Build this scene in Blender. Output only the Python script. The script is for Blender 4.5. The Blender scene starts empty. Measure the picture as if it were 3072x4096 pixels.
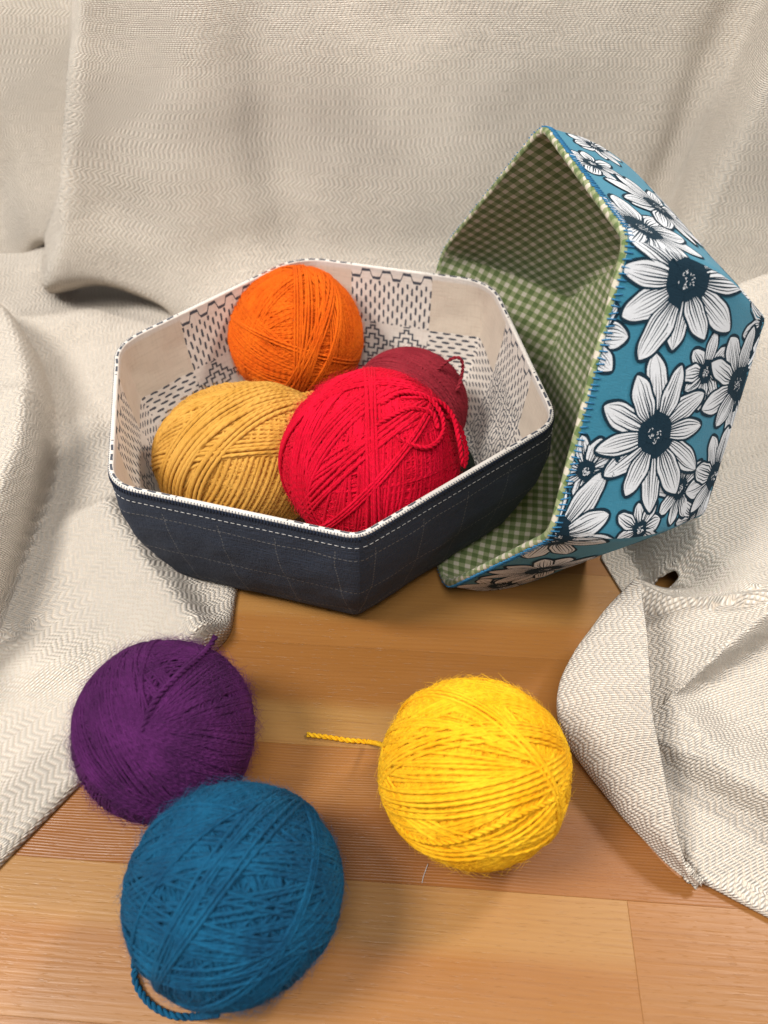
import bpy, math, random
import numpy as np
from mathutils import noise, Vector

scene = bpy.context.scene
col = scene.collection
# ------------------------------------------------------------------ camera
F_PX, CX, CY = 3078.0, 1536.0, 2048.0          # focal length and centre in photo pixels
PITCH, CAM_H = math.radians(47), 0.376
cam_d = bpy.data.cameras.new('camera'); cam = bpy.data.objects.new('camera', cam_d); col.objects.link(cam)
cam.location = (0, 0, CAM_H); cam.rotation_euler = (math.radians(90) - PITCH, 0, 0)
cam_d.sensor_fit = 'VERTICAL'; cam_d.sensor_height = 36; cam_d.lens = F_PX / 4096 * 36
cam_d.clip_start = 0.005; cam_d.clip_end = 50
cam_d.dof.use_dof = True; cam_d.dof.focus_distance = 0.40; cam_d.dof.aperture_fstop = 8.5
scene.camera = cam
scene.render.resolution_x, scene.render.resolution_y = 768, 1024
# ------------------------------------------------------------------ light
w = bpy.data.worlds.new('World'); scene.world = w; w.use_nodes = True
bg = w.node_tree.nodes['Background']; bg.inputs[0].default_value = (0.93, 0.97, 1.0, 1); bg.inputs[1].default_value = 0.30
def area(name, loc, target, size, power, colr):
    l = bpy.data.lights.new(name, 'AREA'); l.shape = 'DISK'; l.size = size; l.energy = power; l.color = colr
    o = bpy.data.objects.new(name, l); col.objects.link(o); o.location = loc
    o.rotation_euler = (Vector(target) - Vector(loc)).to_track_quat('-Z', 'Y').to_euler()
    return o
area('ceiling_lamp', (-0.75, -0.05, 1.25), (-0.02, 0.3, 0), 0.42, 22.5, (1.0, 0.96, 0.90))
area('ceiling_lamp', (0.80, 0.62, 1.15), (0.03, 0.25, 0), 0.22, 12.0, (1.0, 0.94, 0.86))
area('ceiling_lamp', (0.0, -0.30, 1.35), (0, 0.55, 0.12), 0.6, 11.0, (1.0, 0.98, 0.95))
vs = scene.view_settings; vs.view_transform = 'Standard'; vs.look = 'None'; vs.exposure = 0.0; vs.gamma = 1
scene.render.engine = 'CYCLES'

# ------------------------------------------------------------------ geometry helpers
def ray(u, v):
    x = (u - CX) / F_PX; q = (CY - v) / F_PX
    return np.array([x, math.cos(PITCH) + q * math.sin(PITCH), -math.sin(PITCH) + q * math.cos(PITCH)])
def at(u, v, z=0.0):                       # the point of the place at height z seen at photo pixel (u, v)
    d = ray(u, v); return np.array([0, 0, CAM_H]) + d * (CAM_H - z) / -d[2]
def at_y(u, v, Y):
    d = ray(u, v); return np.array([0, 0, CAM_H]) + d * Y / d[1]
def nrm(a): return a / (np.linalg.norm(a, axis=-1, keepdims=True) + 1e-12)
def link(name, me, mat, parent=None):
    o = bpy.data.objects.new(name, me); col.objects.link(o)
    if mat: me.materials.append(mat)
    if parent: o.parent = parent
    return o
def thing(name, label, cat, loc=(0, 0, 0), group=None):
    o = bpy.data.objects.new(name, None); col.objects.link(o); o.location = [float(c) for c in loc]
    o.empty_display_size = 0.02
    o['label'] = label; o['category'] = cat
    if group: o['group'] = group
    return o
def mesh(name, V, Q, uv=None, smooth=True, origin=None):
    """V (n,3), Q (m,4) quads, uv (m,4,2)"""
    V = np.asarray(V, np.float32).reshape(-1, 3); Q = np.asarray(Q, np.int32)
    if origin is not None: V = V - np.asarray(origin, np.float32)
    me = bpy.data.meshes.new(name)
    k = Q.shape[1]
    me.vertices.add(len(V)); me.vertices.foreach_set('co', V.ravel())
    me.loops.add(Q.size); me.loops.foreach_set('vertex_index', Q.ravel())
    me.polygons.add(len(Q)); me.polygons.foreach_set('loop_start', np.arange(0, Q.size, k, dtype=np.int32))
    me.update(calc_edges=True)
    if uv is not None:
        l = me.uv_layers.new(name='UVMap'); l.data.foreach_set('uv', np.asarray(uv, np.float32).ravel())
    me.polygons.foreach_set('use_smooth', np.full(len(Q), smooth))
    me.update()
    return me
def grid_mesh(name, G, UV=None, origin=None, flip=False, keep=None):
    """G (r,c,3) grid, UV (r,c,2)"""
    r, c = G.shape[:2]
    I = np.arange(r * c).reshape(r, c)
    Q = np.stack([I[:-1, :-1], I[:-1, 1:], I[1:, 1:], I[1:, :-1]], -1).reshape(-1, 4)
    if keep is not None:
        Q = Q[keep.reshape(-1)]
    if flip: Q = Q[:, ::-1]
    if UV is None:
        du = np.linalg.norm(np.diff(G, axis=1), axis=-1); dv = np.linalg.norm(np.diff(G, axis=0), axis=-1)
        uu = np.concatenate([np.zeros((r, 1)), np.cumsum(du, 1)], 1); vv = np.concatenate([np.zeros((1, c)), np.cumsum(dv, 0)], 0)
        UV = np.stack([uu, vv], -1)
    return mesh(name, G.reshape(-1, 3), Q, UV.reshape(-1, 2)[Q], origin=origin)
def relax_uv(G, init):
    """flatten a grid surface: springs along rows, columns and diagonals, coarse to fine"""
    r, c = G.shape[:2]; uv = init.astype(float).copy()
    for st in (12, 6, 3):
        ri = np.unique(np.append(np.arange(0, r, st), r - 1)); ci = np.unique(np.append(np.arange(0, c, st), c - 1))
        A = G[np.ix_(ri, ci)]; U = uv[np.ix_(ri, ci)].copy(); U0 = U.copy()
        prs = []
        for a, b in (((slice(None), slice(0, -1)), (slice(None), slice(1, None))), ((slice(0, -1), slice(None)), (slice(1, None), slice(None))),
                     ((slice(0, -1), slice(0, -1)), (slice(1, None), slice(1, None))), ((slice(0, -1), slice(1, None)), (slice(1, None), slice(0, -1)))):
            prs.append((a, b, np.linalg.norm(A[a] - A[b], axis=-1)))
        for it in range(220 if st > 1 else 40):
            D = np.zeros_like(U); n = np.zeros(U.shape[:2])
            for a, b, L in prs:
                d = U[b] - U[a]; l = np.linalg.norm(d, axis=-1) + 1e-9
                k = (d * (0.5 * (1 - L / l))[..., None])
                D[a] += k; D[b] -= k; n[a] += 1; n[b] += 1
            U += 1.5 * D / n[..., None]
        dU = U - U0
        rf, cf = np.arange(r), np.arange(c)
        t = np.stack([np.stack([np.interp(cf, ci, dU[i, :, k]) for i in range(len(ri))]) for k in (0, 1)], -1)
        f = np.stack([np.stack([np.interp(rf, ri, t[:, j, k]) for j in range(c)], 1) for k in (0, 1)], -1)
        uv += f
    return uv
def smoothstep(e0, e1, x):
    t = np.clip((x - e0) / (e1 - e0), 0, 1); return t * t * (3 - 2 * t)
def fbm(P, scale, seed, octs=2):
    out = np.zeros(len(P))
    for i, p in enumerate(P):
        out[i] = noise.fractal((p[0] * scale + seed, p[1] * scale, p[2] * scale), 0.7, 2.0, octs)
    return out
def catmull(P, n):
    """P (k,3) -> (n,3)"""
    P = np.asarray(P, float); k = len(P)
    E = np.concatenate([[2 * P[0] - P[1]], P, [2 * P[-1] - P[-2]]])
    t = np.linspace(0, k - 1 - 1e-9, n); i = t.astype(int); f = (t - i)[:, None] if P.ndim == 2 else (t - i).reshape((-1,) + (1,) * (P.ndim - 1))
    a, b, c, d = E[i], E[i + 1], E[i + 2], E[i + 3]
    return 0.5 * (2 * b + (c - a) * f + (2 * a - 5 * b + 4 * c - d) * f ** 2 + (3 * b - a - 3 * c + d) * f ** 3)

# ------------------------------------------------------------------ node helpers
class S:
    """a float socket with arithmetic"""
    def __init__(s, nt, sock): s.nt, s.k = nt, sock
    def _m(s, op, *a):
        n = s.nt.nodes.new('ShaderNodeMath'); n.operation = op
        for i, x in enumerate((s,) + a):
            if isinstance(x, S): s.nt.links.new(x.k, n.inputs[i])
            else: n.inputs[i].default_value = float(x)
        return S(s.nt, n.outputs[0])
    def __add__(s, o): return s._m('ADD', o)
    __radd__ = __add__
    def __sub__(s, o): return s._m('SUBTRACT', o)
    def __rsub__(s, o): return (s * -1.0) + o
    def __mul__(s, o): return s._m('MULTIPLY', o)
    __rmul__ = __mul__
    def __truediv__(s, o): return s._m('DIVIDE', o)
    def __gt__(s, o): return s._m('GREATER_THAN', o)
    def __lt__(s, o): return s._m('LESS_THAN', o)
    def fract(s): return s._m('FRACT')
    def floor(s): return s._m('FLOOR')
    def abs(s): return s._m('ABSOLUTE')
    def sin(s): return s._m('SINE')
    def cos(s): return s._m('COSINE')
    def sqrt(s): return s._m('SQRT')
    def pow(s, o): return s._m('POWER', o)
    def min(s, o): return s._m('MINIMUM', o)
    def max(s, o): return s._m('MAXIMUM', o)
    def mod(s, o): return s._m('FLOORED_MODULO', o)
    def pingpong(s, o): return s._m('PINGPONG', o)
    def atan2(s, o): return s._m('ARCTAN2', o)
    def step(s, e0, e1):
        n = s.nt.nodes.new('ShaderNodeMapRange'); n.interpolation_type = 'SMOOTHSTEP'
        s.nt.links.new(s.k, n.inputs[0]); n.inputs[1].default_value = e0; n.inputs[2].default_value = e1
        return S(s.nt, n.outputs[0])
class Mat:
    def __init__(s, name, rough=0.8, sheen=0.0, spec=0.3):
        s.m = bpy.data.materials.new(name); s.m.use_nodes = True; s.nt = s.m.node_tree
        s.b = s.nt.nodes['Principled BSDF']; s.b.inputs['Roughness'].default_value = rough
        s.b.inputs['Specular IOR Level'].default_value = spec
        s.b.inputs['Sheen Weight'].default_value = sheen; s.b.inputs['Sheen Roughness'].default_value = 0.5
    def node(s, t): return s.nt.nodes.new(t)
    def uv(s):
        n = s.node('ShaderNodeUVMap'); n.uv_map = 'UVMap'; x = s.node('ShaderNodeSeparateXYZ'); s.nt.links.new(n.outputs[0], x.inputs[0])
        return S(s.nt, x.outputs[0]), S(s.nt, x.outputs[1])
    def xyz(s, x, y=0.0, z=0.0):
        n = s.node('ShaderNodeCombineXYZ')
        for i, q in enumerate((x, y, z)):
            if isinstance(q, S): s.nt.links.new(q.k, n.inputs[i])
            else: n.inputs[i].default_value = q
        return n.outputs[0]
    def obj(s):
        n = s.node('ShaderNodeTexCoord'); return n.outputs['Object']
    def noise(s, vec, scale, detail=2.0, rough=0.5):
        n = s.node('ShaderNodeTexNoise'); n.inputs['Scale'].default_value = scale; n.inputs['Detail'].default_value = detail
        n.inputs['Roughness'].default_value = rough; s.nt.links.new(vec, n.inputs['Vector']); return S(s.nt, n.outputs[0])
    def white(s, vec):
        n = s.node('ShaderNodeTexWhiteNoise'); s.nt.links.new(vec, n.inputs['Vector']); return S(s.nt, n.outputs[0])
    def mix(s, f, a, b):
        n = s.node('ShaderNodeMix'); n.data_type = 'RGBA'
        if isinstance(f, S): s.nt.links.new(f.k, n.inputs[0])
        else: n.inputs[0].default_value = f
        for i, q in ((6, a), (7, b)):
            if isinstance(q, tuple): n.inputs[i].default_value = q + (1,) if len(q) == 3 else q
            else: s.nt.links.new(q, n.inputs[i])
        return n.outputs[2]
    def color(s, c):
        if isinstance(c, tuple): s.b.inputs['Base Color'].default_value = c + (1,)
        else: s.nt.links.new(c, s.b.inputs['Base Color'])
    def bump(s, h, dist, strength=1.0):
        n = s.node('ShaderNodeBump'); n.inputs['Distance'].default_value = dist; n.inputs['Strength'].default_value = strength
        s.nt.links.new(h.k, n.inputs['Height']); s.nt.links.new(n.outputs[0], s.b.inputs['Normal'])

# ------------------------------------------------------------------ materials
def cloth_material():
    M = Mat('oatmeal_twill', 0.9, 0.25, 0.2)
    u, v = M.uv()
    o = M.obj()
    u = u + (M.noise(o, 60, 2) - 0.5) * 0.0012; v = v + (M.noise(o, 45, 2) - 0.5) * 0.0014
    p, L = 0.00124, 0.0034
    j = (v / p).floor(); fv = (v / p).fract()
    tri = j.pingpong(4.0)
    ph = (u / L + tri * 0.25 + M.white(M.xyz(j, 3.0)) * 0.22 + M.noise(o, 16, 2) * 0.9).fract()
    rowp = (fv * math.pi).sin()
    flo = (ph * math.pi / 0.80).sin().max(0.0).pow(0.6) * (ph < 0.80)
    h = rowp.pow(0.8) * (flo * 0.8 + 0.2)
    slub = M.noise(M.xyz(u * 90.0, v * 500.0), 1.0, 3)
    h = h * (slub * 1.2 + 0.4)
    M.bump(h + M.noise(o, 130, 3) * 0.7, 0.0014, 1.0)
    big = M.noise(o, 7, 3)
    thread = M.mix(big, (0.775, 0.690, 0.590), (0.815, 0.750, 0.665))
    c = M.mix(h.step(0.0, 0.6), (0.60, 0.505, 0.405), thread)
    fleck = M.noise(o, 190, 1).step(0.79, 0.84)
    c = M.mix(fleck * 0.5, c, (0.17, 0.13, 0.10))
    M.color(c)
    return M.m
def wood_material(name, front, back, mid, ring):
    """front/back: colours at the two long edges of the stave; mid: where heartwood turns to sapwood (0..1)"""
    M = Mat(name, 0.42, 0.0, 0.42)
    o = M.obj()
    x = M.node('ShaderNodeSeparateXYZ'); M.nt.links.new(o, x.inputs[0])
    X, Y = S(M.nt, x.outputs[0]), S(M.nt, x.outputs[1])
    warp = M.noise(M.xyz(X * 3.0, Y * 10.0, ring), 1.0, 3) - 0.5
    Yw = Y + warp * 0.02
    t = (Yw / 0.063 + 0.5).step(mid - 0.09, mid + 0.09)
    c = M.mix(t, front, back)
    rings = (Yw * ring + warp * 5.0).sin() * 0.5 + 0.5
    c = M.mix(rings.pow(1.6) * (M.noise(M.xyz(X * 6.0, Y * 80.0, ring), 1.0, 2) * (0.62 if ring > 4000 else 0.42) - 0.10).max(0.0), c, tuple(q * k for q, k in zip(front, (0.66, 0.52, 0.40))))
    fine = M.noise(M.xyz(X * 22.0, Y * 900.0), 1.0, 3, 0.7)
    c = M.mix(fine.step(0.48, 0.78) * 0.45, c, tuple(q * k for q, k in zip(back, (0.62, 0.50, 0.38))))
    wide = M.noise(M.xyz(X * 2.2, Y * 55.0, ring), 1.0, 3, 0.6)
    c = M.mix(wide.step(0.42, 0.74) * 0.30, c, tuple(min(q * 1.15, 1) for q in back))
    dash = M.noise(M.xyz(X * 130.0, Y * 1300.0), 1.0, 1).step(0.62, 0.72)
    c = M.mix(dash * 0.16, c, tuple(q * 0.45 for q in front))
    M.color(c)
    rr = M.noise(o, 30, 3) * 0.22 + fine * 0.12 + 0.20
    M.nt.links.new(rr.k, M.b.inputs['Roughness'])
    M.bump(fine * 0.6 + rings * (0.4 if ring > 4000 else 0.12) - dash * 0.3, 0.00022, 0.8)
    return M.m
def yarn_material(name, dark, light, pitch=0.004, plies=2.0, sheen=0.16, bump=0.85):
    M = Mat(name, 0.9, sheen, 0.10)
    u, v = M.uv(); o = M.obj()
    tw = ((u / pitch + v * plies) * 2 * math.pi).sin() * 0.5 + 0.5
    fib = M.noise(M.xyz(u * 500.0 + v * 6.0, v * 22.0 - u * 900.0), 1.0, 3, 0.7)
    var = M.noise(o, 55, 2) * 0.6 + M.noise(M.xyz(u * 60.0, v * 5.0), 1.0, 2) * 0.4
    c = M.mix(var.step(0.3, 0.7), dark, light)
    c = M.mix(fib.step(0.45, 0.8) * 0.5, c, tuple(min(1, q * 1.25 + 0.02) for q in light))
    M.color(c)
    M.b.inputs['Sheen Tint'].default_value = tuple(min(1, q * 0.9 + 0.08) for q in light) + (1,)
    M.bump(tw * 0.55 + fib * 0.7, 0.00055, bump)
    return M.m
def fuzz_material(name, c):
    M = Mat(name, 0.8, 0.0, 0.2); M.color(c); return M.m
def denim_material():
    M = Mat('navy_slub_cotton', 0.9, 0.03, 0.12)
    u, v = M.uv(); o = M.obj()
    n = M.noise(M.xyz(u * 350.0, v * 1500.0), 1.0, 2) ; n2 = M.noise(M.xyz(u * 1500.0, v * 350.0), 1.0, 2)
    slub = M.noise(M.xyz(u * 60.0, v * 700.0), 1.0, 3)
    c = M.mix(n * 0.5 + n2 * 0.5, (0.015, 0.020, 0.033), (0.050, 0.060, 0.087))
    c = M.mix(slub.step(0.55, 0.75) * 0.4, c, (0.055, 0.064, 0.085))
    uw = u + (M.noise(o, 38, 2) - 0.5) * 0.0040 + 0.0065; vw = v + (M.noise(o, 34, 2) - 0.5) * 0.0034 - 0.0015
    lu = ((uw / 0.031).fract() - 0.5).abs() * 0.031; lv = ((vw / 0.033).fract() - 0.5).abs() * 0.033
    dv = (v / 0.0026).fract() < 0.6; du = (u / 0.0027).fract() < 0.62
    line = (lu.step(0.00042, 0.00022) * dv * 0.30).max(lv.step(0.00045, 0.00022) * du * 0.50)
    c = M.mix(line * (v > 0.012), c, (0.30, 0.28, 0.25))
    M.color(c)
    M.bump(n * 0.5 + n2 * 0.5 + slub * 0.6 + M.noise(o, 170, 2) * 0.9, 0.0008, 0.9)
    return M.m
def linen_bump(M, u, v, d=0.0003):
    a = M.noise(M.xyz(u * 250.0, v * 1900.0), 1.0, 2); b = M.noise(M.xyz(u * 1900.0, v * 250.0), 1.0, 2)
    M.bump(a + b, d, 0.7); return a + b
def sashiko_material():
    M = Mat('printed_sashiko_linen', 0.9, 0.1, 0.2)
    u, v = M.uv(); o = M.obj()
    w = linen_bump(M, u, v)
    uu = u + (M.noise(o, 240, 1) - 0.5) * 0.0011; vv = v + (M.noise(o, 260, 1) - 0.5) * 0.0011
    k = (uu / 0.3 + 0.5).floor(); x = uu - k * 0.3; y = vv           # x = 0 mid panel, y = 0 at the rim
    ax = x.abs()
    hb = 0.0290
    inband = ax < hb; low = y > 0.041
    def dashes(a, b, flip):
        # columns across a, dashes run along b
        p, per = 0.00335, 0.0094
        ci = (a / p).floor(); fa = ((a / p).fract() - 0.5).abs() * p
        fb = ((b / per + ci * 0.5).fract() - 0.5).abs() * per
        d = ((fa / 0.00078).pow(2.0) + (fb / 0.0029).pow(4.0))
        return d.step(1.25, 0.8)
    vert = dashes(x, y, 0) * inband * (y < 0.041) * (y > 0.0085)
    hori = dashes(y, x, 1) * (1.0 - inband) * low
    # stitched line under the rim and the stepped border of the band
    rim = (y + 0.0030).abs().step(0.00095, 0.0006) * (((x / 0.0078).fract() - 0.5).abs() < 0.32) * (1.0 - inband)
    sq = ((x / 0.0146 + 0.25).pingpong(0.5) * 4.0 - 1.0) * 4.0
    sq = sq.min(1.0).max(-1.0)
    st = (y - 0.0042 - sq * 0.0026).abs().step(0.0013, 0.0008) * inband
    # crosses and stepped diamonds where the bands meet
    cell = 0.0255
    cx = ((x / cell).fract() - 0.5).abs() * cell; cy = (((y - 0.0425) / cell).fract() - 0.5).abs() * cell
    def box(a, b): return (cx - a).max(cy - b)
    c1 = box(0.0052, 0.0021).min(box(0.0021, 0.0052))
    c2 = box(0.0116, 0.0016).min(box(0.0016, 0.0116)).min(box(0.0090, 0.0048)).min(box(0.0048, 0.0090))
    rings = c1.abs().min(c2.abs())
    cross = rings.step(0.00085, 0.0005) * inband * low
    # the right-hand panel carries a grid of boxed motifs instead
    gx = (x / 0.0128).fract() * 0.0128 - 0.0064; gy = ((y - 0.03) / 0.0150).fract() * 0.0150 - 0.0075
    gxa = gx.abs(); gya = gy.abs()
    wob = ((gxa * 1500.0).sin() * 0.0007)
    b1 = (gxa - 0.0047 - (gya * 1300.0).sin() * 0.0005).max(gya - 0.0058 - wob)
    b2 = (gxa - 0.0016 - (gya * 1500.0).cos() * 0.0005).max(gya - 0.0030 - wob)
    boxes = b1.abs().min(b2.abs()).step(0.00078, 0.00045)
    isE = (k > 3.5) * (k < 4.5)
    inE = inband * (y > 0.034)
    cross = cross * (1.0 - isE * (y > 0.0)) + boxes * isE * inE
    vert = vert * (1.0 - isE * inE)
    ink = vert.max(hori).max(rim).max(st).max(cross)
    tint = inband.max(low)
    base = M.mix(tint, (0.63, 0.545, 0.445), (0.74, 0.690, 0.630))
    base = M.mix(y.step(0.004, 0.0015), base, (0.66, 0.63, 0.59))
    c = M.mix(w * 0.18 + M.noise(M.xyz(u * 90.0, v * 700.0), 1.0, 3).step(0.45, 0.75) * 0.22 + M.noise(M.xyz(u * 700.0, v * 90.0), 1.0, 3).step(0.45, 0.75) * 0.18, base, (0.42, 0.34, 0.265))
    c = M.mix(ink * 0.93, c, (0.018, 0.028, 0.050))
    M.color(c)
    return M.m
def gingham_material():
    M = Mat('green_gingham_cotton', 0.9, 0.12, 0.2)
    u, v = M.uv(); o = M.obj()
    uu = u + (M.noise(o, 25, 2) - 0.5) * 0.004; vv = v + (M.noise(o, 22, 2) - 0.5) * 0.004
    uu, vv = uu * 0.966 + vv * 0.259, vv * 0.966 - uu * 0.259
    p = 0.0070
    a = (((uu / p).fract() - 0.5).abs()).step(0.29, 0.25); b = (((vv / p).fract() - 0.5).abs()).step(0.29, 0.25)
    s = (a + b) * 0.5
    tw = (((uu + vv) / 0.00085) * 2 * math.pi).sin() * 0.5 + 0.5
    mixed = M.mix(tw * 0.5 + 0.1, (0.30, 0.32, 0.17), (0.15, 0.205, 0.065))
    c = M.mix((s > 0.25), (0.62, 0.55, 0.46), mixed)
    c = M.mix((s > 0.75), c, (0.075, 0.130, 0.026))
    w = linen_bump(M, u, v)
    c = M.mix(w * 0.18, c, (0.30, 0.31, 0.20))
    M.color(c)
    return M.m
def teal_material():
    M = Mat('teal_cotton', 0.85, 0.1, 0.2)
    u, v = M.uv(); o = M.obj()
    w = linen_bump(M, u, v, 0.0003)
    teal = M.mix(M.noise(o, 40, 3), (0.011, 0.122, 0.195), (0.026, 0.180, 0.265))
    sl = M.noise(M.xyz(u * 120.0 + v * 260.0, v * 900.0 - u * 400.0), 1.0, 2).step(0.66, 0.76)
    M.color(M.mix(sl * 0.35 + w * 0.12, teal, (0.11, 0.30, 0.40)))
    return M.m
def print_material(name, a, b):
    M = Mat(name, 0.9, 0.02, 0.1); u, v = M.uv(); w = linen_bump(M, u, v, 0.0003)
    M.color(M.mix(w * 0.35, a, b)); return M.m

M_CLOTH = cloth_material()
M_NAVY = denim_material()
M_SASHIKO = sashiko_material()
M_GINGHAM = gingham_material()
FLOWERS = [  # centre (u, v) on the unrolled panels, radius, petals, turn, squash
    (0.277, -0.012, 0.024, 9, 0.3, 1.0), (0.252, 0.103, 0.022, 9, 0.9, 1.0), (0.351, 0.090, 0.016, 8, 0.2, 1.0), (0.3570, 0.047, 0.016, 8, 0.5, 1.0),
    (0.329, 0.098, 0.026, 10, 0.1, 1.0), (0.366, 0.000, 0.034, 11, 0.4, 1.0), (0.2835, 0.093, 0.028, 10, 0.2, 1.0),
    (0.2458, 0.0320, 0.0350, 12, 0.15, 1.0), (0.3120, 0.0395, 0.0350, 12, 0.30, 1.0),
    (0.052, 0.012, 0.030, 10, 0.0, 1.0), (-0.030, 0.080, 0.022, 9, 0.4, 1.0), (0.045, 0.088, 0.026, 10, 0.4, 1.0), (-0.052, 0.026, 0.018, 9, 0.1, 1.0), (0.009, 0.0405, 0.031, 12, 0.2, 1.0),
    (0.538, 0.002, 0.034, 11, 0.2, 1.0), (0.572, 0.088, 0.028, 10, 0.0, 1.0), (0.645, 0.030, 0.026, 9, 0.0, 1.0), (0.603, 0.034, 0.033, 12, 0.1, 1.0),
    (0.281, 0.060, 0.017, 8, 0.9, 1.0), (0.336, 0.068, 0.017, 8, 0.1, 1.0), (0.333, 0.008, 0.015, 8, 0.6, 1.0), (-0.018, 0.012, 0.017, 8, 0.6, 1.0),
    (0.9, 0.045, 0.034, 12, 0.2, 1.0), (1.2, 0.05, 0.034, 11, 0.5, 1.0), (1.5, 0.05, 0.034, 12, 0.7, 1.0), (1.80, 0.17, 0.036, 12, 0.1, 1.0), (1.87, 0.09, 0.034, 11, 0.1, 1.0)]
LEVELS = [0, 0, 0, 1, 1, 1, 1, 2, 2, 1, 0, 0, 0, 2, 1, 0, 0, 2, 0, 0, 0, 0, 0, 0, 0, 0, 0]     # which flower prints over which
M_FLORAL = teal_material()
M_INK = print_material('blue_black_print', (0.005, 0.018, 0.031), (0.012, 0.034, 0.052))
M_PETAL = print_material('white_print', (0.68, 0.69, 0.71), (0.42, 0.44, 0.48))
M_NAVYTHREAD = fuzz_material('navy_thread', (0.02, 0.03, 0.06))
M_WHITETHREAD = fuzz_material('pale_thread', (0.46, 0.44, 0.42))
M_BLUETHREAD = fuzz_material('bright_blue_thread', (0.035, 0.17, 0.33))
M_HEM = fuzz_material('dark_hem_thread', (0.03, 0.028, 0.035))

# ------------------------------------------------------------------ table of glued staves
TILT = math.radians(-4.0)
table = bpy.data.objects.new('table_top', None); col.objects.link(table); table['kind'] = 'structure'
table.rotation_euler = (0, 0, TILT)
rows = [-0.20, -0.135, -0.072, -0.009, 0.054, 0.117, 0.182, 0.2433, 0.306, 0.368, 0.431, 0.494, 0.557, 0.62, 0.683, 0.746]
ORANGE, LIGHT, RED, TAN = (0.285, 0.118, 0.028), (0.325, 0.162, 0.048), (0.240, 0.088, 0.019), (0.280, 0.123, 0.034)
rng = random.Random(4)
special = {  # row -> list of (x0, x1, front colour, back colour, mid, ring)
    4: [(-0.75, 0.1025, ORANGE, LIGHT, 0.60, 2300.0), (0.1025, 0.75, TAN, ORANGE, 0.5, 1900.0)],
    5: [(-0.75, 0.75, RED, ORANGE, 0.55, 4600.0)],
    6: [(-0.32, 0.75, (0.345, 0.178, 0.052), (0.255, 0.103, 0.023), 0.42, 2500.0), (-0.75, -0.32, TAN, TAN, 0.5, 800.0)],
    7: [(-0.75, 0.75, ORANGE, (0.320, 0.155, 0.043), 0.30, 2100.0)],
    3: [(-0.75, 0.2, RED, ORANGE, 0.5, 1000.0), (0.2, 0.75, LIGHT, TAN, 0.5, 900.0)],
}
for i in range(len(rows) - 1):
    spec = special.get(i)
    if not spec:
        cut = rng.uniform(-0.3, 0.3)
        spec = [(-0.75, cut, rng.choice([ORANGE, TAN, RED]), rng.choice([LIGHT, TAN, ORANGE]), rng.uniform(.3, .7), rng.uniform(600, 1500)),
                (cut, 0.75, rng.choice([ORANGE, TAN, RED]), rng.choice([LIGHT, TAN, ORANGE]), rng.uniform(.3, .7), rng.uniform(600, 1500))]
    for (x0, x1, fc, bc, mid, ring) in spec:
        y0, y1 = rows[i] * math.cos(TILT), rows[i + 1] * math.cos(TILT)
        g, b, th = 0.00003, 0.00012, 0.03
        hx, hy = (x1 - x0) / 2 - g, (y1 - y0) / 2 - g
        V = []
        for z, ins in ((-th, 0), (-b, 0), (0, b)):
            V += [(-hx + ins, -hy + ins, z), (hx - ins, -hy + ins, z), (hx - ins, hy - ins, z), (-hx + ins, hy - ins, z)]
        Q = [(0, 3, 2, 1), (8, 9, 10, 11)]
        for l in (0, 4):
            Q += [(l + j, l + (j + 1) % 4, l + 4 + (j + 1) % 4, l + 4 + j) for j in range(4)]
        o = link('stave', mesh('stave', V, Q, smooth=False), wood_material('oiled_pine', fc, bc, mid, ring), table)
        o.location = ((x0 + x1) / 2, (y0 + y1) / 2, 0)

# dark wall behind the hanging cloth
wm = fuzz_material('dark_wall_paint', (0.02, 0.02, 0.024))
wall = link('wall', mesh('wall', [(-3.0, 0.86, -0.8), (3.0, 0.86, -0.8), (3.0, 0.86, 1.2), (-3.0, 0.86, 1.2), (-3.0, 0.90, -0.8), (3.0, 0.90, -0.8), (3.0, 0.90, 1.2), (-3.0, 0.90, 1.2)],
    [(0, 1, 2, 3), (5, 4, 7, 6), (3, 2, 6, 7), (1, 0, 4, 5), (0, 3, 7, 4), (2, 1, 5, 6)], smooth=False), wm)
wall['kind'] = 'structure'

# ------------------------------------------------------------------ cloth
cloth = thing('draped_cloth', 'cream herringbone twill cloth hung behind the bowls and bunched along both sides', 'cloth', (0, 0.6, 0))
CL0 = np.array([0, 0.6, 0])
def mean_uv(G):
    du = np.linalg.norm(np.diff(G, axis=1), axis=-1).mean(0); dv = np.linalg.norm(np.diff(G, axis=0), axis=-1).mean(1)
    return np.stack(np.meshgrid(np.concatenate([[0], np.cumsum(du)]), np.concatenate([[0], np.cumsum(dv)])), -1)
def blur(Z, n):
    for _ in range(n):
        for ax in (0, 1):
            P = np.pad(Z, [(1, 1) if a == ax else (0, 0) for a in (0, 1)], mode='edge')
            Z = 0.25 * np.take(P, range(0, Z.shape[ax]), ax) + 0.5 * Z + 0.25 * np.take(P, range(2, Z.shape[ax] + 2), ax)
    return Z
def cloth_part(name, G, init, **k):
    me = grid_mesh(name, G, mean_uv(G) if init is None else relax_uv(G, init), origin=CL0, **k)
    o = link(name, me, M_CLOTH, cloth)
    sm = o.modifiers.new('Thickness', 'SOLIDIFY'); sm.thickness = 0.0017; sm.offset = -1
    return o
def wrinkle(G, amp, scale, seed):
    r, c = G.shape[:2]
    n = fbm(G.reshape(-1, 3), scale, seed, 2).reshape(r, c, 1)
    gu = np.gradient(G, axis=1); gv = np.gradient(G, axis=0)
    nn = nrm(np.cross(gu, gv))
    return G + nn * n * amp
def face(q): return np.sin(math.pi / 2 * q) ** 0.75
def gauss(x, w): return np.exp(-(x / w) ** 2)
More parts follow.
